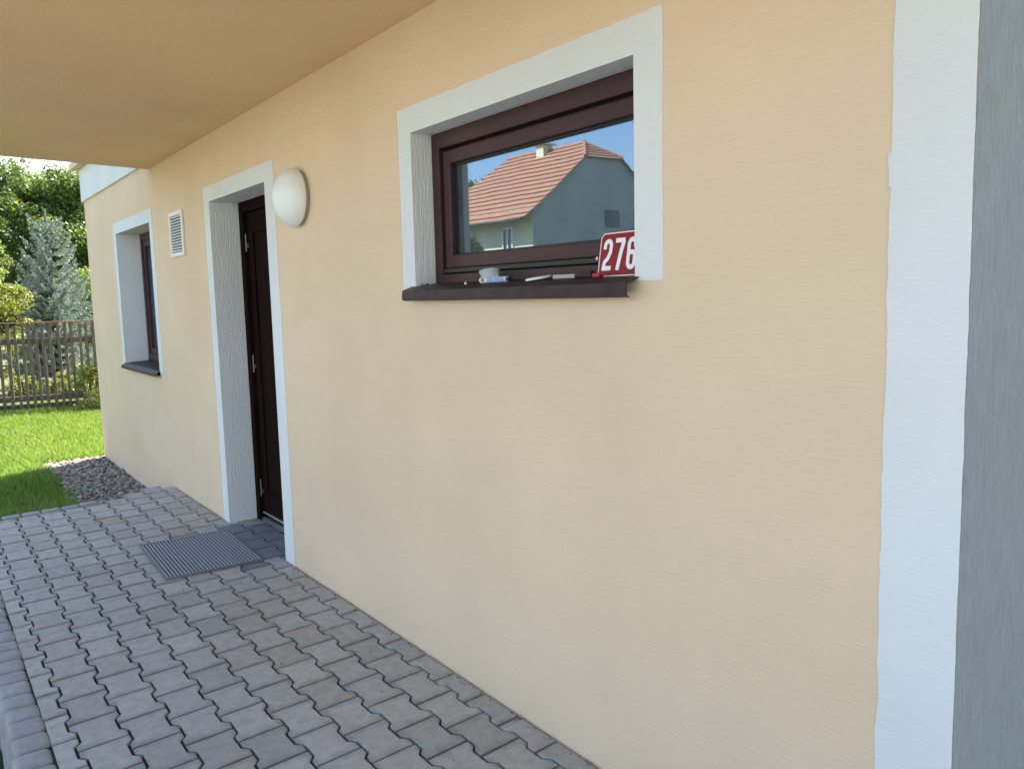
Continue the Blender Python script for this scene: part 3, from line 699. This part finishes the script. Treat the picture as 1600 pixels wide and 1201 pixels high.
def limb(mb, p, d, L, r, depth, tips):
    q = Vector(p); pts = [q.copy()]; dv = Vector(d)
    for i in range(3):
        dv = (dv + Vector((random.gauss(0, .12), random.gauss(0, .12), .05))).normalized(); q = q + dv * L / 3; pts.append(q.copy())
    mb.tube(pts, [r, r * .85, r * .7, r * .55], 7, False)
    if depth == 0: tips.append(q.copy()); return
    for k in range(random.choice((3, 3, 4))):
        a = random.uniform(0, 6.28); sp = random.uniform(.45, .9)
        nd_ = (dv + Vector((math.cos(a), math.sin(a), random.uniform(-.1, .45))) * sp).normalized()
        limb(mb, pts[random.choice((2, 3, 3))], nd_, L * random.uniform(.6, .8), r * .55, depth - 1, tips)
def tree(name, loc, h, spread, label, m, per=150, leaf=.055, clump=.5, depth=3, extra=60, low=.25, cat='tree', group=None):
    t = empty(name, loc); tag(t, label, cat, group); mb = MB(); tips = []
    limb(mb, (0, 0, 0), (0, 0, 1), h * .36, h * .022, depth, tips)
    mb.build('trunk', M['bark'], t, smooth=True)
    T = np.array([tuple(p) for p in tips]); T = T[:260]
    # fill the crown volume too
    E_ = rng.normal(size=(extra, 3)); E_ /= np.linalg.norm(E_, axis=1)[:, None]; E_ *= (rng.uniform(.35, 1, extra) ** .5)[:, None]
    E_ = E_ * [spread, spread, h * (1 - low) / 2] + [0, 0, h * (1 + low) / 2]
    T[:, :2] *= np.minimum(1, spread / np.maximum(.01, np.abs(T[:, :2]).max())); T[:, 2] *= min(1.2, (h * .97) / T[:, 2].max())
    cs = np.concatenate([T, E_]); rr = clump * rng.uniform(.55, 1.25, len(cs))
    V, F = leaf_cloud(cs, rr, per, leaf, .75)
    link('crown', fast_mesh('crown', V, F), t, m); return t
GT = 'leafy trees beyond the fence'
tree('deciduous_tree', (-27, 1.4, -.2), 5.75, 2.4, 'tall dark green leafy tree behind the blue spruce', M['leaf'], 330, .055, .50, 3, 170, .05, group=GT)
tree('deciduous_tree', (-25, -1.5, -.2), 5.1, 2.0, 'mid green leafy tree at the left edge behind the fence', M['leaf_mid'], 330, .052, .45, 3, 150, .05, group=GT)
tree('deciduous_tree', (-28, 5.0, -.2), 6.2, 2.5, 'leafy tree standing behind the house corner, right of the spruce', M['leaf'], 260, .06, .55, 3, 140, .05, group=GT)
tree('deciduous_tree', (-31, -4.5, -.2), 6.8, 2.8, 'large leafy tree beyond the left edge of the fence', M['leaf_pale'], 200, .07, .6, 3, 130, .05, group=GT)
tree('deciduous_tree', (-36, 3.2, -.2), 6.9, 3.0, 'far leafy tree filling the gaps behind the tall dark tree', M['leaf'], 260, .075, .75, 3, 170, .0, group=GT)
tree('deciduous_tree', (-35, -1.2, -.2), 6.3, 3.0, 'far leafy tree behind the yellow green shrub at left', M['leaf'], 260, .075, .75, 3, 170, .0, group=GT)
tree('leafy_shrub', (-17.3, -.55, -.1), 2.35, .75, 'yellow green shrub behind the fence at the left edge', M['leaf_yellow'], 110, .035, .22, 2, 50, .15, cat='shrub')
tree('leafy_shrub', (-20.5, 1.75, -.1), 2.6, .7, 'bright green shrub behind the fence right of the spruce', M['leaf_pale'], 110, .04, .25, 2, 40, .15, cat='shrub')
tree('leafy_shrub', (-14.25, .66, -.1), .72, .34, 'low pale green shrub before the fence near the house corner', M['leaf_lime'], 60, .028, .13, 2, 30, .1, cat='shrub')
tree('leafy_shrub', (-13.7, .62, -.1), .30, .30, 'low green plant at the foot of the fence beside the house', M['leaf_lime'], 50, .022, .10, 1, 22, .05, cat='shrub')
for k, (x, y, h, s, lb) in enumerate(((-16.2, -.15, .36, .30, 'low yellow plant behind the left end of the fence'), (-16.0, .42, .40, .30, 'low yellow plant behind the middle of the fence'), (-16.3, .85, .32, .26, 'low yellow plant behind the right end of the fence'))):
    tree('leafy_plant', (x, y, -.1), h, s, lb, M['leaf_yellow'], 50, .03, .13, 2, 26, .05, cat='plant', group='yellow plants behind the fence')

def spruce(loc, H, Rb, label):
    t = empty('blue_spruce', loc); tag(t, label, 'tree')
    tr = MB().tube([(0, 0, 0), (0, 0, H * .5), (0, 0, H * .93), (0, 0, H)], [.07, .045, .012, .005], 8); br = MB(); P, D_, S_ = [], [], []
    z = .18
    def needles(a, b, n, ln_):
        a, b = np.array(a), np.array(b); tt = rng.uniform(0, 1, n)[:, None]; P.append(a + (b - a) * tt)
        d = (b - a) / max(1e-6, np.linalg.norm(b - a)); q = rng.normal(size=(n, 3)); q -= (q @ d)[:, None] * d; q /= np.linalg.norm(q, axis=1)[:, None]
        D_.append(d * .75 + q); S_.append(np.full(n, ln_) * rng.uniform(.7, 1.2, n))
    while z < H * .91:
        u = 1 - z / H; L = (.20 + (Rb - .15) * u) * random.uniform(.88, 1.1); nb = 7 if u > .45 else 5; a0 = random.uniform(0, 6.28)
        for k in range(nb):
            a = a0 + 6.283 * k / nb + random.gauss(0, .12); up = .08 + .85 * (1 - u) ** 1.6 + random.gauss(0, .06); l = L * random.uniform(.8, 1.12)
            d = Vector((math.cos(a), math.sin(a), 0)); pts = []
            for i in range(6): s = i / 5; pts.append(Vector((0, 0, z)) + d * l * s + Vector((0, 0, l * (up * s + .16 * s * s - .14 * math.sin(s * 3.1)))))
            br.tube(pts, [.014 * (1 - .8 * i / 5) * (.4 + u) for i in range(6)], 5, False)
            for p, q in zip(pts, pts[1:]): needles(p, q, int(40 + 70 * l), .024)
            side = Vector((-d.y, d.x, 0)); nt_ = max(3, int(l / .075))
            for j in range(nt_):
                s = .18 + .78 * j / nt_; i = min(4, int(s * 5)); p = pts[i].lerp(pts[i + 1], s * 5 - i); tl = l * .34 * (1 - s) + .05
                for sg in (-1, 1):
                    e = p + (d * .75 + side * sg * .8 + Vector((0, 0, random.uniform(-.18, .12)))).normalized() * tl * random.uniform(.7, 1.1)
                    needles(p, e, int(24 + 190 * tl), .023)
        z += .135 + .05 * (1 - u) + random.uniform(-.02, .02)
    needles((0, 0, H * .9), (0, 0, H), 130, .02); needles((0, 0, .4), (0, 0, H * .9), 300, .03)
    tr.build('trunk', M['bark'], t, smooth=True); br.build('branches', M['bark'], t, smooth=True)
    P = np.concatenate(P); D2 = np.concatenate(D_); D2 /= np.linalg.norm(D2, axis=1)[:, None]; S = np.concatenate(S_)[:, None]
    sd_ = np.cross(D2, rng.normal(size=D2.shape)); sd_ /= np.linalg.norm(sd_, axis=1)[:, None]
    V = np.stack([P - sd_ * .0062, P + sd_ * .0062, P + D2 * S * 1.75], 1).reshape(-1, 3); F = np.arange(len(P) * 3).reshape(-1, 3)
    link('needles', fast_mesh('needles', V, F), t, M['needle']); return len(P)
nn_ = spruce((-18.6, .72, -.15), 3.55, 1.15, 'young blue spruce behind the garden fence')
print('needles', nn_)

# ------------------------------------------------------------------ picket fence
FA, FB = Vector((-15.4, -5.2, -.09)), Vector((-13.7, 2.6, -.09)); fd = (FB - FA); FL = fd.length; fz = math.atan2(fd.y, fd.x)
fence = empty('picket_fence', FA, fz); tag(fence, 'weathered grey wooden picket fence at the end of the lawn', 'fence')
pk = []
for k in range(3):
    wdt = (.042, .048, .038)[k]; ht = 1.33 + (.0, .012, -.012)[k]
    me = MB().prism([(-wdt / 2, .05), (wdt / 2, .05), (wdt / 2, ht - .02), (wdt / 4, ht), (-wdt / 4, ht), (-wdt / 2, ht - .02)], 'y', -.012, .012).mesh('picket'); me.materials.append(M['fence']); pk.append(me)
s = 0; k = 0
while s < FL:
    o = bpy.data.objects.new('picket', pk[k % 3]); C.objects.link(o); o.parent = fence; o.location = (s, -.034 if k % 2 else -.030, random.uniform(-.015, .015)); o.rotation_euler = (0, random.gauss(0, .01), random.gauss(0, .04))
    s += .098 + random.uniform(-.012, .012); k += 1
for z in (.14, 1.02): MB().box((-.1, -.016, z), (FL, .024, z + .085)).build('rail', M['fence'], fence, bevel=.004)
MB().box((-.1, -.06, 1.335), (FL, .03, 1.352)).build('cap_rail', simple_noise_mat('cap_wood', (.16, .075, .04), (.24, .13, .08), 8, .8), fence)
MB().box((-.1, -.02, -.14), (FL, .05, .10)).build('kerb_board', M['plinth'], fence)
for i in range(5): MB().box((.5 + i * 1.85, .026, -.2), (.58 + i * 1.85, .10, 1.32)).build('post', M['fence'], fence)

# ------------------------------------------------------------------ the neighbour's house (it is what the window mirrors)
nb = empty('neighbour_house', (-27.5, -20.2, -.4)); tag(nb, 'red tiled house with grey gable mirrored in the large window', 'house')
def npart(mb, name, m, par=nb, **k):
    o = mb.build(name, m, par, **k)
    if par is nb: o.matrix_parent_inverse = Matrix.Translation((27.5, 20.2, .4))
    return o
nx0, nx1, ny0, ny1 = -31.5, -23.5, -23.66, -16.66; ze, zr, zh = 4.64, 7.40, 6.62; ym = (ny0 + ny1) / 2; hy = (zr - zh) / (zr - ze) * 3.5
npart(MB().quad((nx0, ny1, -.4), (nx1, ny1, -.4), (nx1, ny1, ze), (nx0, ny1, ze)).quad((nx0, ny0, -.4), (nx1, ny0, -.4), (nx1, ny0, ze), (nx0, ny0, ze)).quad((nx0, ny0, -.4), (nx0, ny1, -.4), (nx0, ny1, ze), (nx0, ny0, ze)), 'wall', M['n_cream'])
npart(MB().quad((nx1, ny1, -.4), (nx1, ny0, -.4), (nx1, ny0, ze), (nx1, ym - hy, zh), (nx1, ym + hy, zh), (nx1, ny1, ze)), 'gable_wall', M['n_grey'])
# roof in stepped courses
oh = .56; sl_ = (zr - ze) / 3.5; rl, rr_ = -29.5, -24.5
def slope_pts(t, side):
    """t 0 at the eave .. 1 at the ridge: ends of the course on the long slope"""
    ye = ny1 + oh - (3.5 + oh) * t if side > 0 else ny0 - oh + (3.5 + oh) * t; z = ze - oh * sl_ + (zr - ze + oh * sl_) * t
    xl = (nx0 - oh) + (rl - nx0 + oh) * t
    xr = nx1 + .16 if z < zh else nx1 + .16 + (rr_ - nx1 - .16) * (z - zh) / (zr - zh)
    return (xl, ye, z), (xr, ye, z)
mb = MB(); NC = 15
for side in (1, -1):
    for i in range(NC):
        a0_, b0_ = slope_pts(i / NC, side); a1_, b1_ = slope_pts((i + 1) / NC, side); lift = .045
        A0, B0 = (a0_[0], a0_[1], a0_[2] + lift), (b0_[0], b0_[1], b0_[2] + lift)
        u0 = (a0_[0], a0_[1] - side * .035, a0_[2] + .0); u1 = (b0_[0], b0_[1] - side * .035, b0_[2] + .0); mb.quad(A0, B0, b1_, a1_); mb.quad(u0, u1, B0, A0)
for side in (1, -1):     # boarding under the tiles
    a0_, b0_ = slope_pts(0, side); a1_, b1_ = slope_pts(1, side); k_ = slope_pts((zh - ze + oh * sl_) / (zr - ze + oh * sl_), side)[1]; dn = lambda p: (p[0], p[1], p[2] - .02)
    mb.quad(dn(a0_), dn(b0_), dn(k_), dn(b1_), dn(a1_))
for i in range(NC):      # hip ends
    t0, t1 = i / NC, (i + 1) / NC; p0, _ = slope_pts(t0, 1); q0, _ = slope_pts(t0, -1); p1, _ = slope_pts(t1, 1); q1, _ = slope_pts(t1, -1)
    mb.quad((p0[0], p0[1], p0[2] + .055), (q0[0], q0[1], q0[2] + .055), q1, p1); mb.quad(p0, q0, (q0[0], q0[1], q0[2] + .055), (p0[0], p0[1], p0[2] + .055))
for i in range(6):
    f0, f1 = i / 6, (i + 1) / 6; zz0, zz1 = zh + (zr - zh) * f0 - .0, zh + (zr - zh) * f1; h0, h1 = hy * (1 - f0), hy * (1 - f1); xx0, xx1 = nx1 + .16 + (rr_ - nx1 - .16) * f0, nx1 + .16 + (rr_ - nx1 - .16) * f1
    mb.quad((xx0, ym - h0, zz0 + .045), (xx0, ym + h0, zz0 + .045), (xx1, ym + h1, zz1), (xx1, ym - h1, zz1)); mb.quad((xx0, ym - h0, zz0), (xx0, ym + h0, zz0), (xx0, ym + h0, zz0 + .045), (xx0, ym - h0, zz0 + .045))
nroof = npart(mb, 'roof', M['roof_red'])
def nsub(mb, name, m, par, **k): return mb.build(name, m, par, **k)
nsub(MB().tube([(rl, ym, zr + .02), (rr_, ym, zr + .02)], .09, 8), 'ridge_tile', M['roof_red'], nroof)
for sg in (1, -1): nsub(MB().tube([(rr_, ym, zr + .02), (nx1 + .16, ym + sg * hy, zh + .03)], .07, 8), 'hip_tile', M['roof_red'], nroof)
nsub(MB().box((-27.1, ym - .1, zr - .5), (-26.65, ym + .35, zr + .22)), 'chimney', M['n_cream'], nroof)
nsub(MB().box((-27.2, ym - .2, zr + .225), (-26.45, ym + .45, zr + .29)), 'chimney_cap', M['n_metal'], nroof)
nsub(MB().tube([(-26.75, ym + .15, zr + .29), (-26.75, ym + .15, zr + .38), (-26.75, ym + .15, zr + .75)], [.14, .16, .02], 12), 'chimney_cowl', M['n_metal'], nroof)
nsub(MB().tube([(nx0 - oh, ny1 + oh + .04, ze - oh * sl_ + .0), (nx1 + .16, ny1 + oh + .04, ze - oh * sl_)], .06, 8), 'gutter', M['bark'], nroof)
def nwindow(x0, x1, z0, z1):
    wn = npart(ring(MB(), x0, x1, z0, z1, .07, .07, .07, .09, ny1 + .0, ny1 + .06), 'window', M['white_paint'])
    nsub(MB().box(((x0 + x1) / 2 - .04, ny1 + .005, z0 + .09), ((x0 + x1) / 2 + .04, ny1 + .05, z1 - .07)), 'mullion', M['white_paint'], wn)
    nsub(MB().quad((x0 + .06, ny1 + .01, z0 + .08), (x1 - .06, ny1 + .01, z0 + .08), (x1 - .06, ny1 + .01, z1 - .06), (x0 + .06, ny1 + .01, z1 - .06)), 'pane', M['dark_glass'], wn)
nwindow(-25.3, -24.6, 2.6, 4.02); nwindow(-28.6, -27.8, 2.55, 3.8); nwindow(-25.75, -24.95, .2, 1.5)
gw = npart(MB().box((nx1 - .02, -21.05, 4.02), (nx1 + .02, -20.3, 4.68)), 'window', mat('shutter', (.10, .11, .11), .7))
tree('leafy_tree', (-24.6, -14.4, -.4), 4.1, 1.1, 'slender leafy tree before the mirrored house', M['leaf'], 80, .06, .3, 3, 40, .2)
tree('leafy_tree', (-34.5, -22.5, -.4), 7.6, 2.0, 'leafy tree behind the mirrored house', M['leaf'], 90, .08, .5, 3, 60, .2)
